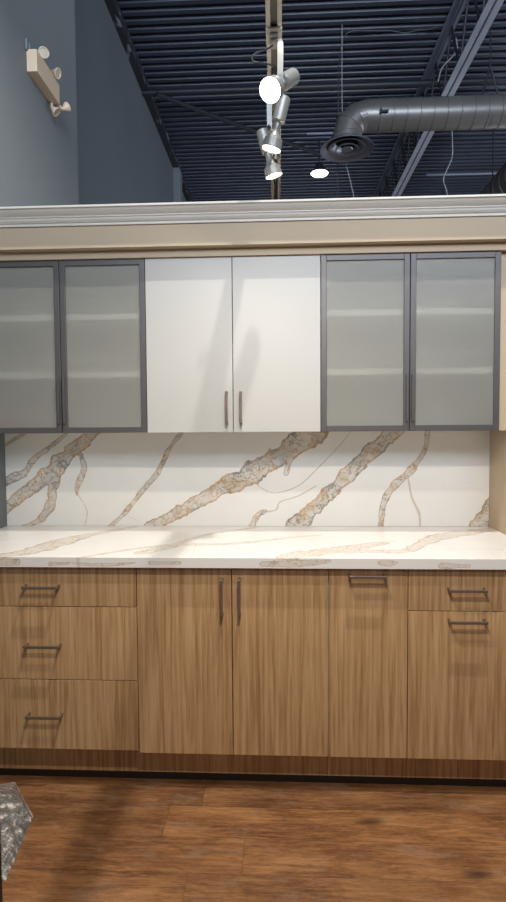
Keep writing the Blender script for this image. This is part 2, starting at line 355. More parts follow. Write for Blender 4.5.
def struct(name, bm, mat, label=None, smooth=False):
    o = obj(name, bm, mat, None, smooth); o['kind'] = 'structure'
    if label: o['label'] = label
    return o
def B(): return bmesh.new()
def box(name, mat, parent, *a, bev=0.0):
    bm = B(); bx(bm, *a, bev); return obj(name, bm, mat, parent)

# ------------------------------------------------------------------ the room
XL, XL2, XR = -0.8085, -1.25, 6.0
YF, YB = -5.0, 13.6
ZC = 6.0; YLE = 1.71
bm = B(); bx(bm, XL2-0.1, XR+0.1, YF, YB+0.1, -0.1, 0); struct('floor', bm, 'floor', 'dark reddish brown wood plank floor')
bm = B(); bx(bm, XL2-0.1, XL, YF, YLE, 0, ZC); struct('wall_left', bm, 'grey', 'blue-grey painted wall on the left with the emergency light')
bm = B(); bx(bm, XL2-0.1, XL2, YLE, YB, 0, ZC); struct('wall_left_rear', bm, 'greyd', 'darker grey wall running back to the far end')
bm = B(); bx(bm, XR, XR+0.1, YF, YB, 0, ZC); struct('wall_right', bm, 'greyd')
bm = B(); bx(bm, XL2-0.1, XR+0.1, YB, YB+0.1, 0, ZC); struct('wall_back', bm, 'greyd')
# ribbed steel deck: trapezoid flutes running left to right
bm = B(); p = 0.1317; y = YF; prof = []
while y < YB-p:
    prof += [(y, ZC), (y+0.050, ZC), (y+0.062, ZC-0.040), (y+0.118, ZC-0.040)]
    y += p
prof += [(YB, ZC), (YB, ZC+0.12), (YF, ZC+0.12)]
A = [bm.verts.new((XL2-0.1, q[0], q[1])) for q in prof]; C2 = [bm.verts.new((XR+0.1, q[0], q[1])) for q in prof]
n = len(prof)
for i in range(n): bm.faces.new((A[i], A[(i+1) % n], C2[(i+1) % n], C2[i]))
bm.faces.new(A[::-1]); bm.faces.new(C2)
struct('ceiling', bm, 'deck', 'dark navy corrugated steel deck ceiling')
# ledger where the rear left wall meets the deck
bm = B(); bx(bm, XL2, XL2+0.09, YLE, YB, ZC-0.16, ZC-0.0405); struct('trim_2', bm, 'ledger', 'dark ledger strip with white paint specks under the deck')
# square pier on that wall, far back
pa = at(182.5, 180, 0, XL2+0.02)
bm = B(); bx(bm, XL2, XL2+0.12, 7.5, 7.75, 0, ZC-0.16, 0.01); struct('trim_3', bm, 'grey', 'slim grey pier standing on the rear left wall')

# partition with the cabinet bay
YBK = 0.633          # plane behind the backsplash
YS, ZS = 0.295, 2.159  # soffit front and underside
XP = 1.5417
bm = B(); bx(bm, XL, 4.6, YBK, YBK+0.12, 0, 2.306); struct('wall_partition', bm, 'cream', 'cream partition behind the cabinets')
bm = B(); bx(bm, XL, 4.6, YS, YBK, ZS, 2.306, 0.0); bx(bm, XL, 4.6, YS-0.004, YS, ZS, ZS+0.012, 0.0)
struct('wall_soffit', bm, 'cream', 'cream boxed soffit above the upper cabinets')
bm = B(); bx(bm, XP, XP+0.12, YS, YBK, 0, ZS); struct('wall_pier_right', bm, 'cream', 'cream side wall at the right end of the cabinets')
# crown moulding: a cyma profile swept along the soffit, with a flat cap on top
zc0 = 2.252
pr = [(0, 0), (-0.008, 0), (-0.008, 0.010), (-0.014, 0.014), (-0.020, 0.022), (-0.022, 0.030), (-0.027, 0.033), (-0.027, 0.037),
      (-0.031, 0.040), (-0.038, 0.046), (-0.046, 0.055), (-0.050, 0.062), (-0.052, 0.064), (-0.058, 0.065), (-0.058, 0.074), (0.46, 0.074), (0.46, 0.0625), (0, 0.0625)]
bm = B(); prism(bm, [(YS+a, zc0+b*.88) for a, b in pr], 0, XL, 4.6)
struct('trim_1', bm, 'crown', 'off-white crown moulding along the top of the partition')

# ------------------------------------------------------------------ marble slabs
def vein_field(veins, hairs, plane, val):
    """polylines given as (px, py, half width) in the slab's plane -> functions of a point giving vein strength"""
    def conv(vs):
        out = []
        for line in vs:
            q = []
            P = smooth_pts([at(px, py, plane, val) for px, py, hw in line], 4)
            for i, p0 in enumerate(P):
                a = min(i//4, len(line)-1); b_ = min(a+1, len(line)-1); f_ = (i % 4)/4
                hw = line[a][2]*(1-f_)+line[b_][2]*f_; q.append((p0, hw*(1+.10*math.sin(i*1.9+len(out)*2.1))))
            out.append(q)
        return out
    V, H = conv(veins), conv(hairs)
    def f(p, S, sy):
        best = -1.0
        for q in S:
            for (a, ha), (b_, hb) in zip(q, q[1:]):
                m = 3*max(ha, hb)
                if p.x < min(a.x, b_.x)-m or p.x > max(a.x, b_.x)+m: continue
                d = b_-a; L = d.length_squared or 1e-9; t = max(0, min(1, (p-a).dot(d)/L)); h = ha+(hb-ha)*t
                r = (p-(a+d*t)).length
                if r < 3*h: best = max(best, 1-r/h)
        return best
    return (lambda p: f(p, V, 1)), (lambda p: f(p, H, 1))
def slab(name, bm_grid_origin, U, Vv, nu, nv, D, nd, fv, fh, fvd=None, parent=None):
    bm = B(); O = Vector(bm_grid_origin); U = Vector(U); Vv = Vector(Vv); D = Vector(D)
    L1 = bm.verts.layers.float.new('vein'); L2 = bm.verts.layers.float.new('hair')
    g = [[bm.verts.new(O+U*(i/nu)+Vv*(j/nv)) for i in range(nu+1)] for j in range(nv+1)]
    for row in g:
        for v in row: v[L1] = fv(v.co); v[L2] = fh(v.co)
    for j in range(nv):
        for i in range(nu): bm.faces.new((g[j][i], g[j][i+1], g[j+1][i+1], g[j+1][i]))
    loop = [g[0][i] for i in range(nu+1)]+[g[j][nu] for j in range(1, nv+1)]+[g[nv][i] for i in range(nu-1, -1, -1)]+[g[j][0] for j in range(nv-1, 0, -1)]
    prev = loop; n = len(loop)
    for k in range(1, nd+1):
        cur = []
        for v in loop:
            w = bm.verts.new(v.co+D*(k/nd)); w[L1] = fvd(w.co) if fvd else v[L1]; w[L2] = v[L2]; cur.append(w)
        for i in range(n): bm.faces.new((prev[i], prev[(i+1) % n], cur[(i+1) % n], cur[i]))
        prev = cur
    bm.faces.new(prev[::-1])
    return bm
YW = 0.6134
bv = [
 [(94, 431, .034), (84, 441, .030), (70, 453, .036), (55, 469, .048), (38, 484, .036), (20, 496, .030), (3, 510, .026)],
 [(58, 470, .030), (52, 487, .026), (52, 500, .024), (44, 516, .022), (34, 523, .012), (22, 526, .006)],
 [(67, 433, .008), (50, 447, .012), (34, 459, .014), (24, 473, .018), (14, 477, .022), (3, 483, .018)],
 [(25, 433, .010), (4, 446, .007)],
 [(80.6, 455, .009), (84, 469, .016), (77, 487, .012), (77, 495, .006)],
 [(183, 431, .010), (170, 448, .012), (158, 472, .014), (143, 490, .012), (124, 514, .011), (109, 527, .009)],
 [(318, 428, .060), (306, 438, .058), (290, 449, .050), (265, 465, .046), (242, 479, .050), (215, 491, .036), (195, 503, .032), (178, 513, .034), (150, 527, .032)],
 [(292, 452, .016), (289, 463, .012), (286, 473, .014)],
 [(398, 428, .042), (379, 446, .038), (359, 463, .040), (342, 481, .036), (322, 499, .034), (311, 511, .036), (294, 527, .048)],
 [(428, 431, .012), (424, 452, .012), (409, 472, .020), (391, 489, .017), (383, 506, .015), (381, 526, .014)],
 [(252, 527, .018), (258, 515, .015), (266, 511, .006)],
 [(494, 498, .030), (488, 512, .036), (478, 527, .044)],
]
bh = [
 [(77, 493, .004), (87, 511, .004), (84, 527, .003)],
 [(258, 486, .004), (274, 493, .004), (298, 486, .004), (318, 468, .004), (340, 445, .003), (352, 430, .003)],
 [(262, 512, .005), (276, 510, .005), (280, 502, .004), (298, 496, .004), (316, 486, .004)],
 [(408, 478, .005), (412, 498, .007), (419, 513, .008), (420, 526, .006)],
 [(124, 514, .003), (140, 522, .002)],
]
fv, fh = vein_field(bv, bh, 1, YW)
bm = slab('b', (XL+.001, YW, 0.915), (XP-XL-.002, 0, 0), (0, 0, 0.4591), 470, 92, (0, 0.0186, 0), 1, fv, fh)
o = obj('marble_backsplash', bm, 'marble', None, base=(0, YW, 0.915))
tag(o, 'white marble slab backsplash with thick tan and gold veins behind the countertop', 'backsplash')
# countertop
ZT = 0.914; CT = 0.0374; YO = -0.0298
cv = [
 [(-20, 558, .030), (20, 553, .045), (45, 547, .06), (68, 540, .06), (95, 534, .03), (134, 527, .02)],
 [(84, 557, .012), (134, 549, .014), (175, 545, .02), (235, 543.5, .018), (286, 538, .012), (320, 535, .008)],
 [(140, 553, .03), (165, 548, .035), (185, 541, .02), (211, 534, .014), (255, 527.5, .012)],
 [(285, 557, .04), (310, 553, .05), (345, 549, .05), (382, 543, .03)],
 [(350, 552, .02), (375, 551, .03), (405, 551, .03), (423, 543, .03), (440, 537, .05), (462, 533, .05), (492, 529, .03)],
]
ch = [
 [(-10, 542, .004), (60, 531, .004), (100, 527, .004)], [(60, 533, .004), (130, 534, .004), (180, 531, .004)],
 [(330, 557, .004), (400, 549, .004), (520, 550, .006)], [(320, 531, .006), (350, 529, .006), (367, 527, .004)],
 [(360, 547, .005), (395, 541, .005)], [(192, 556, .003), (196, 545, .003)], [(84, 557, .004), (60, 559, .003)],
]
fv, fh = vein_field(cv, ch, 2, ZT)
ev = [[(-30, 562, .016), (17, 562, .014)], [(50, 564, .008), (70, 563, .004)], [(72, 563, .004), (100, 565, .007), (135, 563, .003)], [(150, 563, .007), (180, 563, .006)],
      [(262, 564, .010), (300, 563.5, .014), (330, 561, .006)], [(378, 563, .004), (386, 563, .014), (400, 563, .002)], [(441, 566, .010), (468, 566, .008)]]
fe, _ = vein_field(ev, [], 1, YO)
fvd = lambda p: max(fe(p) if p.y < YO+0.01 else -1, -1)
bm = slab('c', (XL+.001, YO, ZT), (XP-XL-.002, 0, 0), (0, YBK-YO, 0), 470, 110, (0, 0, -CT), 6, fv, fh, fvd)
o = obj('marble_countertop', bm, 'marbletop', None, base=(0, 0, ZT-CT))
tag(o, 'long white marble countertop with faint gold veins on the oak base cabinets', 'countertop')

# ------------------------------------------------------------------ cabinets
def handle_bm(cx, y, cz, vertical, L=0.136):
    bm = B(); h = L/2; w = 0.0055; d = 0.030
    def add(a0, a1, y0, y1, c0, c1, bev=0.0012):
        if vertical: bx(bm, cx+c0, cx+c1, y0, y1, cz+a0, cz+a1, bev)
        else: bx(bm, cx+a0, cx+a1, y0, y1, cz+c0, cz+c1, bev)
    add(-h, h, y-d-0.007, y-d, -w, w)
    for s in (-1, 1):
        a = s*h; add(min(a, a-s*0.008), max(a, a-s*0.008), y-d-0.001, y, -w, w)
    return bm
def handle(parent, cx, y, cz, vertical, L=0.136): return obj('handle', handle_bm(cx, y, cz, vertical, L), 'bronze', parent)
G = 0.0016
ZD, ZDD, ZTP = 0.1475, 0.156, ZT-CT
def base_cabinet(x0, x1, name, label, fronts):
    t = thing(name, label, 'cabinet', (x0, 0.02, 0), 'oak base cabinets')
    bm = B(); th = 0.018
    bx(bm, x0+.0005, x0+th, .021, YW+.018, 0.1485, ZTP-.0005); bx(bm, x1-th, x1-.0005, .021, YW+.018, 0.1485, ZTP-.0005)
    bx(bm, x0+th, x1-th, .021, YW+.018, 0.1485, 0.1665); bx(bm, x0+th, x1-th, YW, YW+.018, 0.1665, ZTP-.0005)
    bx(bm, x0+th, x1-th, .021, .12, ZTP-.018, ZTP-.0005)
    obj('body', bm, 'carcass', t)
    box('toe_kick', 'oak', t, x0+.0008, x1-.0008, .070, .086, .030, .148)
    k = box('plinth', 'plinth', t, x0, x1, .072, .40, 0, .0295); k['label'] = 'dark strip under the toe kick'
    for f in fronts:
        kind, a, b_, z0, z1, hx, hz, vert = f
        fr = box(kind, 'oak', t, a+G, b_-G, 0, .0195, z0+G, z1-G, bev=.0007)
        handle(fr, hx, 0, hz, vert)
    return t
def hp(px, py): P = at(px, py, 1, -0.03); return P.x, P.z
Wd, x3, x4 = 0.3627, 0.2926, 0.456
def zat(px, py): return at(px, py, 1, 0).z
zs1, zs2 = zat(80, 606.8), zat(80, 680.0)
h = [hp(39.5, 587.8), hp(40.5, 647), hp(43, 717.5)]
base_cabinet(-.7254, 0, 'drawer_cabinet', 'oak base cabinet with three wide drawers at the left end', [
    ('drawer', -.7254, 0, zs1, ZTP-.003, h[0][0], h[0][1], False),
    ('drawer', -.7254, 0, zs2, zs1, h[0][0], h[1][1], False),
    ('drawer', -.7254, 0, ZDD, zs2, h[0][0], h[2][1], False)])
ha, hb = hp(221.3, 598), hp(239, 598)
base_cabinet(0, 2*Wd, 'base_cabinet', 'oak base cabinet with two tall doors and paired upright handles', [
    ('door', 0, Wd, ZD, ZTP-.003, ha[0], ha[1], True), ('door', Wd, 2*Wd, ZD, ZTP-.003, hb[0], hb[1], True)])
hc = hp(368, 577.3)
base_cabinet(2*Wd, 2*Wd+x3, 'base_cabinet', 'narrow oak base cabinet with one full-height front and a handle at its top edge', [
    ('door', 2*Wd, 2*Wd+x3, ZD, ZTP-.003, hc[0], hc[1], False)])
xs = 2*Wd+x3; zs3 = zat(455, 611.3); hd, he = hp(468.5, 591), hp(469, 622.7)
base_cabinet(xs, xs+x4, 'base_cabinet', 'oak base cabinet with one drawer over one door at the right end', [
    ('drawer', xs, xs+x4, zs3, ZTP-.003, hd[0], hd[1], False), ('door', xs, xs+x4, ZD, zs3, he[0], he[1], False)])
# filler strips at both ends
o = box('filler_panel', 'oak', None, XL+.001, -.7264, .002, .0195, ZDD, ZTP-.001); tag(o, 'narrow oak filler strip between the left wall and the three-drawer cabinet', 'panel')
o = box('filler_panel', 'oak', None, xs+x4+.001, XP-.001, .002, .0195, ZD, ZTP-.001); tag(o, 'narrow oak filler strip between the drawer-over-door cabinet and the right side wall', 'panel')

# upper cabinets
XU, WU, YU, Z0, Z1 = -.0317, .3772, .3409, 1.3757, 2.1254
def upper_body(t, x0, x1, shelves):
    bm = B(); th = .016; yb = YBK-.001
    bx(bm, x0+.0005, x0+th, YU+.021, yb, Z0, Z1); bx(bm, x1-th, x1-.0005, YU+.021, yb, Z0, Z1)
    bx(bm, x0+th, x1-th, YU+.021, yb, Z0, Z0+th); bx(bm, x0+th, x1-th, YU+.021, yb, Z1-th, Z1)
    bx(bm, x0+th, x1-th, yb-.008, yb, Z0+th, Z1-th)
    obj('body', bm, 'inner', t)
    for z in shelves: box('shelf', 'shelf', t, x0+th, x1-th, YU+.024, yb-.009, z-.013, z+.013, bev=.001)
def glass_cabinet(x0, label):
    t = thing('glass_door_cabinet', label, 'cabinet', (x0, YU, Z0), 'upper cabinets')
    x1 = x0+2*WU
    upper_body(t, x0, x1, (1.884, 1.632))
    for s in (0, 1):
        a = x0+s*WU+.0015; b_ = a+WU-.003; fwd = .024
        bm = B(); w = fwd
        bx(bm, a, a+w, YU, YU+.020, Z0+.001, Z1-.001, .0015); bx(bm, b_-w, b_, YU, YU+.020, Z0+.001, Z1-.001, .0015)
        bx(bm, a+w, b_-w, YU, YU+.020, Z0+.001, Z0+.001+w, .0015); bx(bm, a+w, b_-w, YU, YU+.020, Z1-.001-w, Z1-.001, .0015)
        d = obj('door', bm, 'alu', t); d['label'] = 'grey aluminium framed door'
        g = box('glass_panel', 'glass', d, a+w-.004, b_-w+.004, YU+.007, YU+.011, Z0+w-.003, Z1-w+.003); g['label'] = 'frosted glass pane'
        # slim edge pull beside the meeting stile
        hx = b_-.0105 if s == 0 else a+.0105
        bm = B(); bx(bm, hx-.0045, hx+.0045, YU-.012, YU-.0005, 1.418, 1.618, .001); obj('handle', bm, 'alu', d)
        hxx = a+w+.012 if s == 0 else b_-w-.012
        for hz in (Z0+.105, Z1-.115):
            bm = B(); sg = 1 if s == 0 else -1
            bx(bm, hxx-.011, hxx+.011, YU+.0115, YU+.020, hz-.014, hz+.014, .002); bx(bm, min(hxx, hxx-sg*.02), max(hxx, hxx-sg*.02), YU+.020, YU+.05, hz-.008, hz+.008, .002)
            obj('hinge', bm, 'chrome', d)
    return t
glass_cabinet(XU-2*WU, 'upper cabinet with two frosted glass doors on the left, next to the grey wall')
glass_cabinet(XU+2*WU, 'upper cabinet with two frosted glass doors on the right, next to the cream side wall')
t = thing('white_cabinet', 'upper cabinet with two plain white doors between the glass-door cabinets', 'cabinet', (XU, YU, Z0), 'upper cabinets')
upper_body(t, XU, XU+2*WU, (1.75,))
hw = [at(226.3, 407, 1, YU-.03), at(240.5, 407, 1, YU-.03)]
for s in (0, 1):
    d = box('door', 'white', t, XU+s*WU+.0015, XU+(s+1)*WU-.0015, YU, YU+.0195, Z0, Z1-.001, bev=.001)
    handle(d, hw[s].x, YU, hw[s].z, True)
# cream filler above the doors, end filler
bm = B(); bx(bm, XL+.001, XP-.001, YU-.012, YU+.016, Z1+.0005, ZS); o = obj('filler_panel', bm, 'cream'); tag(o, 'thin cream filler strip between the upper cabinets and the soffit', 'panel')
bm = B(); bx(bm, XU+4*WU+.001, XP-.001, YU+.020, YU+.036, Z0, Z1); o = obj('filler_panel', bm, 'cream'); tag(o, 'cream upright filler strip at the right of the right glass-door cabinet', 'panel')
# things standing inside the left glass cabinet
o = box('box', 'red', None, -.735, -.63, .375, .45, Z0+.0162, Z0+.075, bev=.003); tag(o, 'small dim reddish box blurred behind the frosted door at the far left', 'box')
o = box('box', 'card', None, -.615, -.545, .385, .46, Z0+.0162, Z0+.062, bev=.003); tag(o, 'small dim brownish box beside the reddish one behind the frosted door', 'box')

# ------------------------------------------------------------------ ceiling steel, ducts, cables
def joist(x, y0, y1, ztop, zbot, label, group=None):
    t = thing('steel_joist', label, 'joist', (x, y0, zbot), group)
    for nm, z, s in (('top_chord', ztop, -1), ('bottom_chord', zbot, 1)):
        bm = B()
        for sg in (-1, 1):
            bx(bm, x+sg*.012-(.06 if sg < 0 else 0), x+sg*.012+(.06 if sg > 0 else 0), y0, y1, z-.004, z+.004)
            bx(bm, x+sg*.012-.004, x+sg*.012+.004, y0, y1, min(z, z+s*.06), max(z, z+s*.06))
        obj(nm, bm, 'steel' if nm == 'top_chord' else 'steel_lit', t)
    k = 0; y = y0+.1
    while y+.62 < y1:
        for a, b_ in (((y, zbot+.03), (y+.31, ztop-.03)), ((y+.31, ztop-.03), (y+.62, zbot+.03))):
            bm = B(); tube(bm, [(x, a[0], a[1]), (x, b_[0], b_[1])], .014, 8); obj('web_bar', bm, 'pipe', t)
        y += .62
    return t
joist(2.52, 1.6, 13.5, ZC-.046, 5.22, 'steel ceiling joist crossing behind the duct in the upper right')
def pipe_x(name, y, z, r, x0, x1, label, mat='pipe'):
    bm = B(); tube(bm, [(x0, y, z), (x1, y, z)], r, 14); o = obj(name, bm, mat, None, True, base=(x0, y, z)); return tag(o, label, 'pipe')
def ceil_y(px, py, z): return at(px, py, 2, z).y
pipe_x('sprinkler_pipe', ceil_y(230, 90, 5.84), 5.84, .04, XL2+.001, XR-.001, 'black sprinkler pipe crossing under the deck above the duct')
pipe_x('conduit_pipe', ceil_y(380, 131.5, 5.86), 5.86, .018, 1.0, XR-.001, 'pale blue-grey conduit crossing under the deck just below the duct', 'steel')
pipe_x('conduit_pipe', ceil_y(460, 174, 5.86), 5.86, .020, 3.2, XR-.001, 'thin pale conduit far back under the deck at the right', 'steel')

# spiral duct, elbow and diffuser
DY, DZ, DR = 4.07, 4.90, .158
P1 = at(440, 113.8, 1, DY); DZ = P1.z
EX = at(347, 145, 1, DY).x
t = thing('spiral_duct', 'galvanised spiral air duct with a drop elbow in the upper right', 'duct', (EX, DY, DZ-.3))
ER = .205
bm = B(); prof = []; L = XR-.001-(EX+ER); s = 0.0
while s < L:
    prof += [(s, DR), (min(s+.125, L), DR)]
    if s+.140 < L: prof += [(s+.128, DR+.006), (s+.137, DR+.006)]
    s += .140
lathe(bm, prof, (EX+ER, DY, DZ), (XR, DY, DZ), 40, False, True); obj('duct_pipe', bm, 'duct', t, True)
bm = B(); rings = []; n = 40
angs = [0, 15, 15.01, 45, 45.01, 75, 75.01, 90]
cuts = [0, 22.5, 67.5, 90]
# gored elbow: four straight sections between mitre planes
ce = Vector((EX+ER, DY, DZ-ER))
def ell(ang, r=DR):   # mitre plane at ang measured from the horizontal run towards the drop
    a = math.radians(ang); out = []
    c = ce+Vector((-math.sin(a), 0, math.cos(a)))*ER
    rad = Vector((-math.sin(a), 0, math.cos(a)))
    for k in range(n):
        f = 2*PI*k/n; out.append(c+rad*(r*math.cos(f)*1.0)+Vector((0, 1, 0))*(r*math.sin(f)))
    return out
prev = None
for ang in (0, 30, 60, 90):
    for dr in ((0, .006, 0) if ang not in (0,) else (0,)):
        ring = [bm.verts.new(q) for q in ell(ang+(0 if dr == 0 else .4), DR+dr)]
        if prev:
            for k in range(n): bm.faces.new((prev[k], prev[(k+1) % n], ring[(k+1) % n], ring[k]))
        prev = ring
obj('elbow', bm, 'duct', t, False)
zb = DZ-ER
bm = B(); lathe(bm, [(0, DR), (.03, DR), (.035, DR+.008), (.05, DR+.008), (.055, DR), (.075, DR)], (EX, DY, zb), (EX, DY, zb-1), 40); obj('collar', bm, 'duct', t, True)
zr = zb-.075
df = bpy.data.objects.new('diffuser', None)
bm = B(); lathe(bm, [(0, DR), (.02, .225), (.05, .280), (.062, .290), (.066, .290), (.060, .275), (.035, .225), (.012, .17)], (EX, DY, zr), (EX, DY, zr-1), 48)
dd = obj('diffuser', bm, 'diff', t, True)
for r, z in ((.20, .045), (.125, .062)):
    bm = B(); lathe(bm, [(z-.05, r*.62), (z-.02, r*.80), (z, r), (z+.006, r), (z+.004, r*.92), (z-.015, r*.74), (z-.045, r*.58)], (EX, DY, zr), (EX, DY, zr-1), 40); obj('cone_ring', bm, 'diff', dd, True)
bm = B(); lathe(bm, [(.02, .01), (.035, .045), (.062, .062), (.068, .055), (.066, .001)], (EX, DY, zr), (EX, DY, zr-1), 32, True); obj('centre_cap', bm, 'diff', dd, True)
# damper lever on the duct, strap hangers
q = at(384, 112, 1, DY-DR)
bm = B(); bx(bm, q.x-.045, q.x+.045, DY-DR-.028, DY-DR+.02, q.z-.010, q.z+.012, .003); bx(bm, q.x-.045, q.x-.025, DY-DR-.034, DY-DR-.02, q.z-.022, q.z+.026, .003); obj('damper_lever', bm, 'pipe', t)
hx = at(490, 90, 1, DY).x
bm = B()
for sx, ex in ((-.16, 0), (.16, 0)):
    tube(bm, [(hx+sx*.55, DY, DZ+DR+.002), (hx, DY, DZ+DR+.32)], .012, 6)
tube(bm, [(hx, DY, DZ+DR+.30), (hx, DY, ZC-.001)], .008, 6); obj('hanger', bm, 'pipe', t)
bm = B(); lathe(bm, [(0, DR+.004), (.03, DR+.004)], (hx-.015, DY, DZ), (hx+1, DY, DZ), 40); obj('strap', bm, 'duct', t, True)
# second duct, running back, far right
t2 = thing('air_duct', 'dark air duct running back at the right edge below the deck', 'duct', (3.74, 5.0, 4.3))
bm = B(); prof = []; s = 0
while s < 8.4:
    prof += [(s, .30), (s+.18, .30), (s+.185, .308), (s+.195, .308)]; s += .2
lathe(bm, prof, (3.76, 5.1, 4.62), (3.76, 6, 4.62), 40, True, True); obj('duct_pipe', bm, 'duct', t2, True)
for yy in (6.5, 9.0, 11.5):
    bm = B(); tube(bm, [(3.76, yy, 4.93), (3.76, yy, ZC-.001)], .01, 6); obj('hanger', bm, 'pipe', t2)

# high bay lamp glowing behind the partition, another far back
def high_bay(px, py, z, label, d=.135):
    P0 = at(px, py, 2, z)
    t = thing('high_bay_lamp', label, 'ceiling lamp', P0, 'high bay lamps')
    bm = B(); lathe(bm, [(0, .06), (.05, .07), (.11, d*.9), (.13, d+.012), (.145, d+.012), (.145, d)], (P0.x, P0.y, z+.145), (P0.x, P0.y, z-1), 32, True); obj('housing', bm, 'pipe', t, True)
    bm = B(); lathe(bm, [(0, d), (.01, d*.9), (.016, d*.5), (.018, .002)], (P0.x, P0.y, z), (P0.x, P0.y, z-1), 32); obj('lens', bm, 'bay', t, True)
    bm = B(); tube(bm, [(P0.x, P0.y, z+.14), (P0.x, P0.y, ZC-.001)], .008, 6); obj('hanger_rod', bm, 'pipe', t)
    l = lamp_light('high_bay_light', 'SPOT', (P0.x, P0.y, z-.04), 120, NEU, (P0.x, P0.y, 0), .12, 150, .8)
    return t
high_bay(319.5, 173.5, 5.45, 'round lit high bay lamp hanging left of the diffuser')

def cable(pts, y, r, mat, label, name='hanging_cable', k=6, top=False):
    P = [at(px, py, 1, y) for px, py in pts]
    if top: P.insert(0, Vector((P[0].x, P[0].y, 5.975)))
    bm = B(); tube(bm, smooth_pts(P, k), r, 6); o = obj(name, bm, mat, None, True, base=P[0]); return tag(o, label, 'cable')
PT = at(353, 28, 1, 3.6)
cable([(454, 20), (430, 29), (418, 30), (405, 33), (392, 31), (375, 31), (353, 31), (345, 36), (340.5, 50), (339, 66), (338.5, 90), (338, 130), (337, 205)], 4.55, .006, 'cable', 'dark cable drooping from the joist and down to the left of the duct')
cable([(342, 42.5), (342, 100), (343, 140), (344.5, 158), (348, 172), (352, 188), (355, 204)], 4.47, .005, 'lcable', 'pale cable hanging straight under the round diffuser', top=True)
cable([(452, 131), (452.5, 145), (452, 158), (446, 172), (443.5, 180), (446, 189), (450, 205)], 4.07, .005, 'lcable', 'pale cable hanging in a wave below the duct on the right')
cable([(456, 38), (457, 48), (452, 57), (446, 63), (441, 70), (438, 82)], 4.6, .008, 'lcable', 'pale looped cable beside the joist above the duct')
# dark brace from the left wall under the deck
P0 = at(153, 92, 0, XL2+.09); P2 = at(300, 150, 2, 5.80)
P0.z = 5.80
bm = B(); tube(bm, [at(157, 94, 2, 5.70), at(200, 111, 2, 5.70), at(262, 134, 2, 5.70), at(320, 154, 2, 5.70)], .03, 8)
o = obj('sagging_pipe', bm, 'pipe', None, True, base=at(157, 94, 2, 5.70)); tag(o, 'thin black pipe running diagonally from the rear left wall under the deck', 'pipe')

# ------------------------------------------------------------------ track and its lamps
RW = .0275
t = thing('lighting_track', 'silver ceiling lighting track running back above the crown moulding', 'track', (TRACK_X, -2.6, TRACK_Z))
bm = B(); y0, y1 = -2.6, 2.4
for a, b_ in ((-RW, -RW*.42), (RW*.42, RW)): bx(bm, TRACK_X+a, TRACK_X+b_, y0, y1, TRACK_Z, TRACK_Z+.03, .0015)
bx(bm, TRACK_X-RW, TRACK_X+RW, y0, y1, TRACK_Z+.018, TRACK_Z+.034, .0015); obj('rail', bm, 'rail', t)
box('slot', 'slot', t, TRACK_X-RW*.42, TRACK_X+RW*.42, y0+.002, y1-.002, TRACK_Z+.010, TRACK_Z+.0178)
# joining piece just in front of the first lamp
yj = at(273, 34, 2, TRACK_Z).y
box('connector', 'rail', t, TRACK_X-RW-.001, TRACK_X+RW+.001, yj-.035, yj+.045, TRACK_Z-.006, TRACK_Z+.001, bev=.001)
for yy in (-1.9, 0.9, 2.2):
    bm = B(); tube(bm, [(TRACK_X, yy, TRACK_Z+.034), (TRACK_X, yy, ZC-.001)], .004, 6); obj('suspension_rod', bm, 'lcable', t)

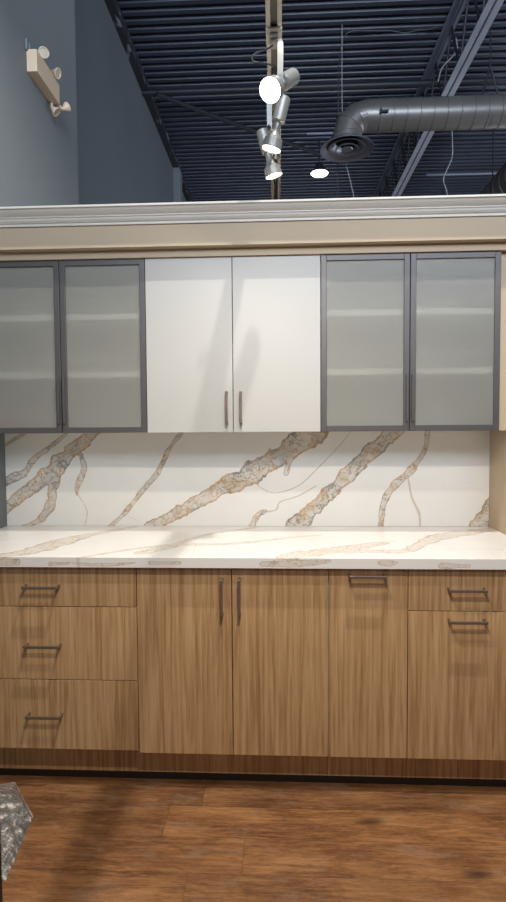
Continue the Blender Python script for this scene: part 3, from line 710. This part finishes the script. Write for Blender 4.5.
def track_lamp(ymount, pivot, axis, armoff, label, power, loop=True, aim=None, ang=150, blend=.7):
    """a can, a neck and a cupped front on one flat arm from the track"""
    pivot = Vector(pivot); ax = Vector(axis).normalized()
    t = thing('track_lamp', label, 'spotlight', (TRACK_X, ymount, TRACK_Z-.03), 'spotlights on the track')
    bm = B(); bx(bm, TRACK_X-.015, TRACK_X+.015, ymount-.033, ymount+.033, TRACK_Z-.022, TRACK_Z-.0065, .003)
    bx(bm, TRACK_X-.010, TRACK_X+.010, ymount-.03, ymount+.03, TRACK_Z-.0065, TRACK_Z+.0095, .001); obj('adapter', bm, 'lampbody', t)
    # flat arm, its broad face to the front
    off = Vector(armoff)
    P = [Vector((TRACK_X+off.x*.3, ymount+off.y*.4, TRACK_Z-.020)), Vector((TRACK_X+off.x*.5, ymount+off.y*.7, TRACK_Z-.028)), Vector((pivot.x+off.x, (ymount+pivot.y)/2+off.y, TRACK_Z-.060)), Vector((pivot.x+off.x, pivot.y+off.y, pivot.z+.02)), Vector((pivot.x+off.x, pivot.y+off.y, pivot.z-.012))]
    P = smooth_pts(P, 5); bm = B(); prev = None
    for q in P:
        ring = [bm.verts.new(q+Vector((a, b_, 0))) for a, b_ in ((-.010, -.002), (.010, -.002), (.010, .002), (-.010, .002))]
        if prev:
            for k in range(4): bm.faces.new((prev[k], prev[(k+1) % 4], ring[(k+1) % 4], ring[k]))
        else: bm.faces.new(ring)
        prev = ring
    bm.faces.new(prev[::-1]); obj('arm', bm, 'lampbody', t)
    bm = B(); lathe(bm, [(0, .002), (0, .010), (.006, .010), (.008, .004), (off.length, .004)], pivot+off*1.25, pivot, 16, True); obj('knob', bm, 'chrome', t, True)
    a = pivot-ax*.125
    bm = B(); lathe(bm, [(0, .001), (0, .024), (.004, .028), (.092, .028), (.096, .024), (.098, .015), (.118, .015), (.135, .019), (.150, .025), (.158, .033), (.162, .037), (.199, .0405), (.201, .039), (.194, .036)], a, a+ax, 32)
    obj('lamp_head', bm, 'lampbody', t, True)
    bm = B(); lathe(bm, [(.194, .0362), (.196, .028), (.197, .001)], a, a+ax, 32); o = obj('lens', bm, 'lens', t, True)
    if loop:
        b0 = Vector((TRACK_X-.004, ymount+.0, TRACK_Z-.028))
        bm = B(); tube(bm, smooth_pts([b0, b0+Vector((-.022, -.01, -.02)), b0+Vector((-.065, -.01, -.034)), b0+Vector((-.072, -.01, -.058)), b0+Vector((-.03, -.005, -.066)), b0+Vector((-.002, -.004, -.075)), pivot+Vector((0, 0, .012))], 6), .0028, 8)
        c = obj('cable', bm, 'cable', t, True)
    L = a+ax*.207
    lamp_light('track_lamp_light', 'SPOT', L, power, NEU, aim or (L+ax), .036, ang, blend)
    return t
def at_y(px, py, y): return at(px, py, 1, y)
p1 = at_y(279, 85, -.06)
track_lamp(-.003, p1, (-.414, -.664, -.623), (.004, -.034, 0), 'nearest silver track spotlight in view, facing left towards the camera', 6, ang=178, blend=.15)
p2 = at_y(276, 130, .26)
track_lamp(.22, p2, (-.26, .12, -.95), (-.026, -.018, 0), 'middle silver track spotlight, its lens tilted down to the left', 6, False)
p3 = at_y(269.5, 159, .52)
track_lamp(.50, p3, (.26, .14, -.94), (.034, -.022, 0), 'farthest silver track spotlight, lowest in view, just above the crown moulding', 6, False)

# ------------------------------------------------------------------ emergency light on the left wall
xw = XL; e0 = at(26.6, 71.5, 0, xw); ez0 = e0.z; ey0 = e0.y; eh = .118; el = .31; ed = .058
t = thing('emergency_light', 'beige emergency light box with round lamp heads on the left wall', 'emergency light', (xw, ey0, ez0))
box('battery_box', 'ivory', t, xw+.0005, xw+ed, ey0, ey0+el, ez0, ez0+eh, bev=.003)
def em_head(c, d, nm='lamp_head'):
    c = Vector(c); d = Vector(d).normalized()
    bm = B(); lathe(bm, [(0, .001), (0, .010), (.012, .013), (.030, .026), (.036, .029), (.042, .029), (.042, .024), (.036, .022)], c, c+d, 24); h = obj(nm, bm, 'ivory', t, True)
    bm = B(); lathe(bm, [(.037, .0225), (.038, .001)], c, c+d, 24); obj('lens', bm, 'paneglass', h, True)
    return h
em_head((xw+.040, ey0+.115, ez0+eh+.040), (.55, -.8, -.15)); em_head((xw+.045, ey0+.235, ez0+eh+.028), (.85, -.1, -.35))
for pa, pb in (((xw+.036, ey0+.118, ez0+eh-.002), (xw+.038, ey0+.118, ez0+eh+.042)), ((xw+.040, ey0+.235, ez0+eh-.002), (xw+.046, ey0+.235, ez0+eh+.030)),
               ((xw+.020, ey0+el-.03, ez0+.003), (xw+.020, ey0+el-.03, ez0-.032)), ((xw+.030, ey0+el-.006, ez0+.02), (xw+.06, ey0+el+.03, ez0-.010))):
    bm = B(); tube(bm, [pa, pb], .008, 10); obj('bracket', bm, 'ivory', t, True)
em_head((xw+.020, ey0+el-.03, ez0-.030), (.75, .1, -.75)); em_head((xw+.06, ey0+el+.03, ez0-.010), (.55, .55, .6))
bm = B(); bx(bm, xw+.0005, xw+.012, ey0-.012, ey0+.014, ez0+eh-.01, ez0+eh+.050, .002); bx(bm, xw+.012, xw+.020, ey0+.004, ey0+.034, ez0+eh, ez0+eh+.036, .002); c = obj('conduit_clip', bm, 'grey', t)

# ------------------------------------------------------------------ floor clutter at the left edge
def fl(px, py, z=0): return at(px, py, 2, z)
Bp, Cp = fl(32.5, 818), fl(3, 888); Ap = at(14, 783, 1, -.045)
t = thing('bubble_wrap_package', 'flat package in shiny bubble wrap lying on the floor at the left', 'package', (Bp.x-.2, Bp.y-.15, 0))
bm = B(); from mathutils import noise
nx, ny = 46, 46; top = []; bot = []
dBC = Cp-Bp
for j in range(ny+1):
    f = j/ny; yv = -.045-.39*f
    xr = Bp.x+(yv-Bp.y)*dBC.x/dBC.y if yv < Bp.y else Bp.x-(yv-Bp.y)*.9
    rowt = []; rowb = []
    for i in range(nx+1):
        x = xr+(-.79-xr)*(i/nx)**1.3; u = xr-x; w = -.045-yv; e = .40-w
        hgt = .055*(1-math.exp(-u/.035))*(1-math.exp(-w/.03))*(1-math.exp(-e/.05))
        q = Vector((x, yv, hgt+.002)); a = min(1, hgt/.02)
        q += Vector((0, 0, 1))*a*(noise.noise(q*24)*.012+noise.noise(q*55)*.006)
        q.z = max(q.z, .002); rowt.append(bm.verts.new(q)); rowb.append(bm.verts.new((x, yv, 0)))
    top.append(rowt); bot.append(rowb)
for j in range(ny):
    for i in range(nx):
        bm.faces.new((top[j][i], top[j+1][i], top[j+1][i+1], top[j][i+1])); bm.faces.new((bot[j][i], bot[j][i+1], bot[j+1][i+1], bot[j+1][i]))
    for i in (0, nx): bm.faces.new((top[j][i], top[j+1][i], bot[j+1][i], bot[j][i]))
for i in range(nx):
    for j in (0, ny): bm.faces.new((top[j][i], top[j][i+1], bot[j][i+1], bot[j][i]))
obj('bubble_wrap', bm, 'bubble', t, True)
# pale loose flap standing up along the back edge
bm = B()
fa = [at(-30, 802, 1, -.055), at(10, 803, 1, -.058), at(32.5, 819, 2, .006)]; fb = [at(-30, 790, 1, -.035), at(14, 782.5, 1, -.040), at(33.2, 817, 2, .006)]
rows = []
for s in range(13):
    f = s/12; k = 0 if f < .5 else 1; u = (f-.5*k)*2
    a = fa[k].lerp(fa[k+1], u); b_ = fb[k].lerp(fb[k+1], u)
    rows.append([a.lerp(b_, j/6)+Vector((0, math.sin(j*1.3+s)*.002, 0)) for j in range(7)])
fr_ = [[bm.verts.new(q) for q in r] for r in rows]; bk_ = [[bm.verts.new(q+Vector((0, .003, 0))) for q in r] for r in rows]
for s in range(12):
    for j in range(6):
        bm.faces.new((fr_[s][j], fr_[s+1][j], fr_[s+1][j+1], fr_[s][j+1])); bm.faces.new((bk_[s][j], bk_[s][j+1], bk_[s+1][j+1], bk_[s+1][j]))
for s in range(12):
    for j in (0, 6): bm.faces.new((fr_[s][j], fr_[s+1][j], bk_[s+1][j], bk_[s][j]))
for j in range(6):
    for s in (0, 12): bm.faces.new((fr_[s][j], fr_[s][j+1], bk_[s][j+1], bk_[s][j]))
o = obj('loose_flap', bm, 'film', t, False); o['label'] = 'pale clear flap of the wrap'
# black box whose edge shows at the left border
q = at(2.6, 890, 1, -.75); q2 = at(1, 797, 1, -.75)
o = box('black_box', 'black', None, q.x-.34, q.x, -.95, -.75, 0, q2.z, bev=.002); tag(o, 'tall black box showing only its edge at the lower left border', 'box')
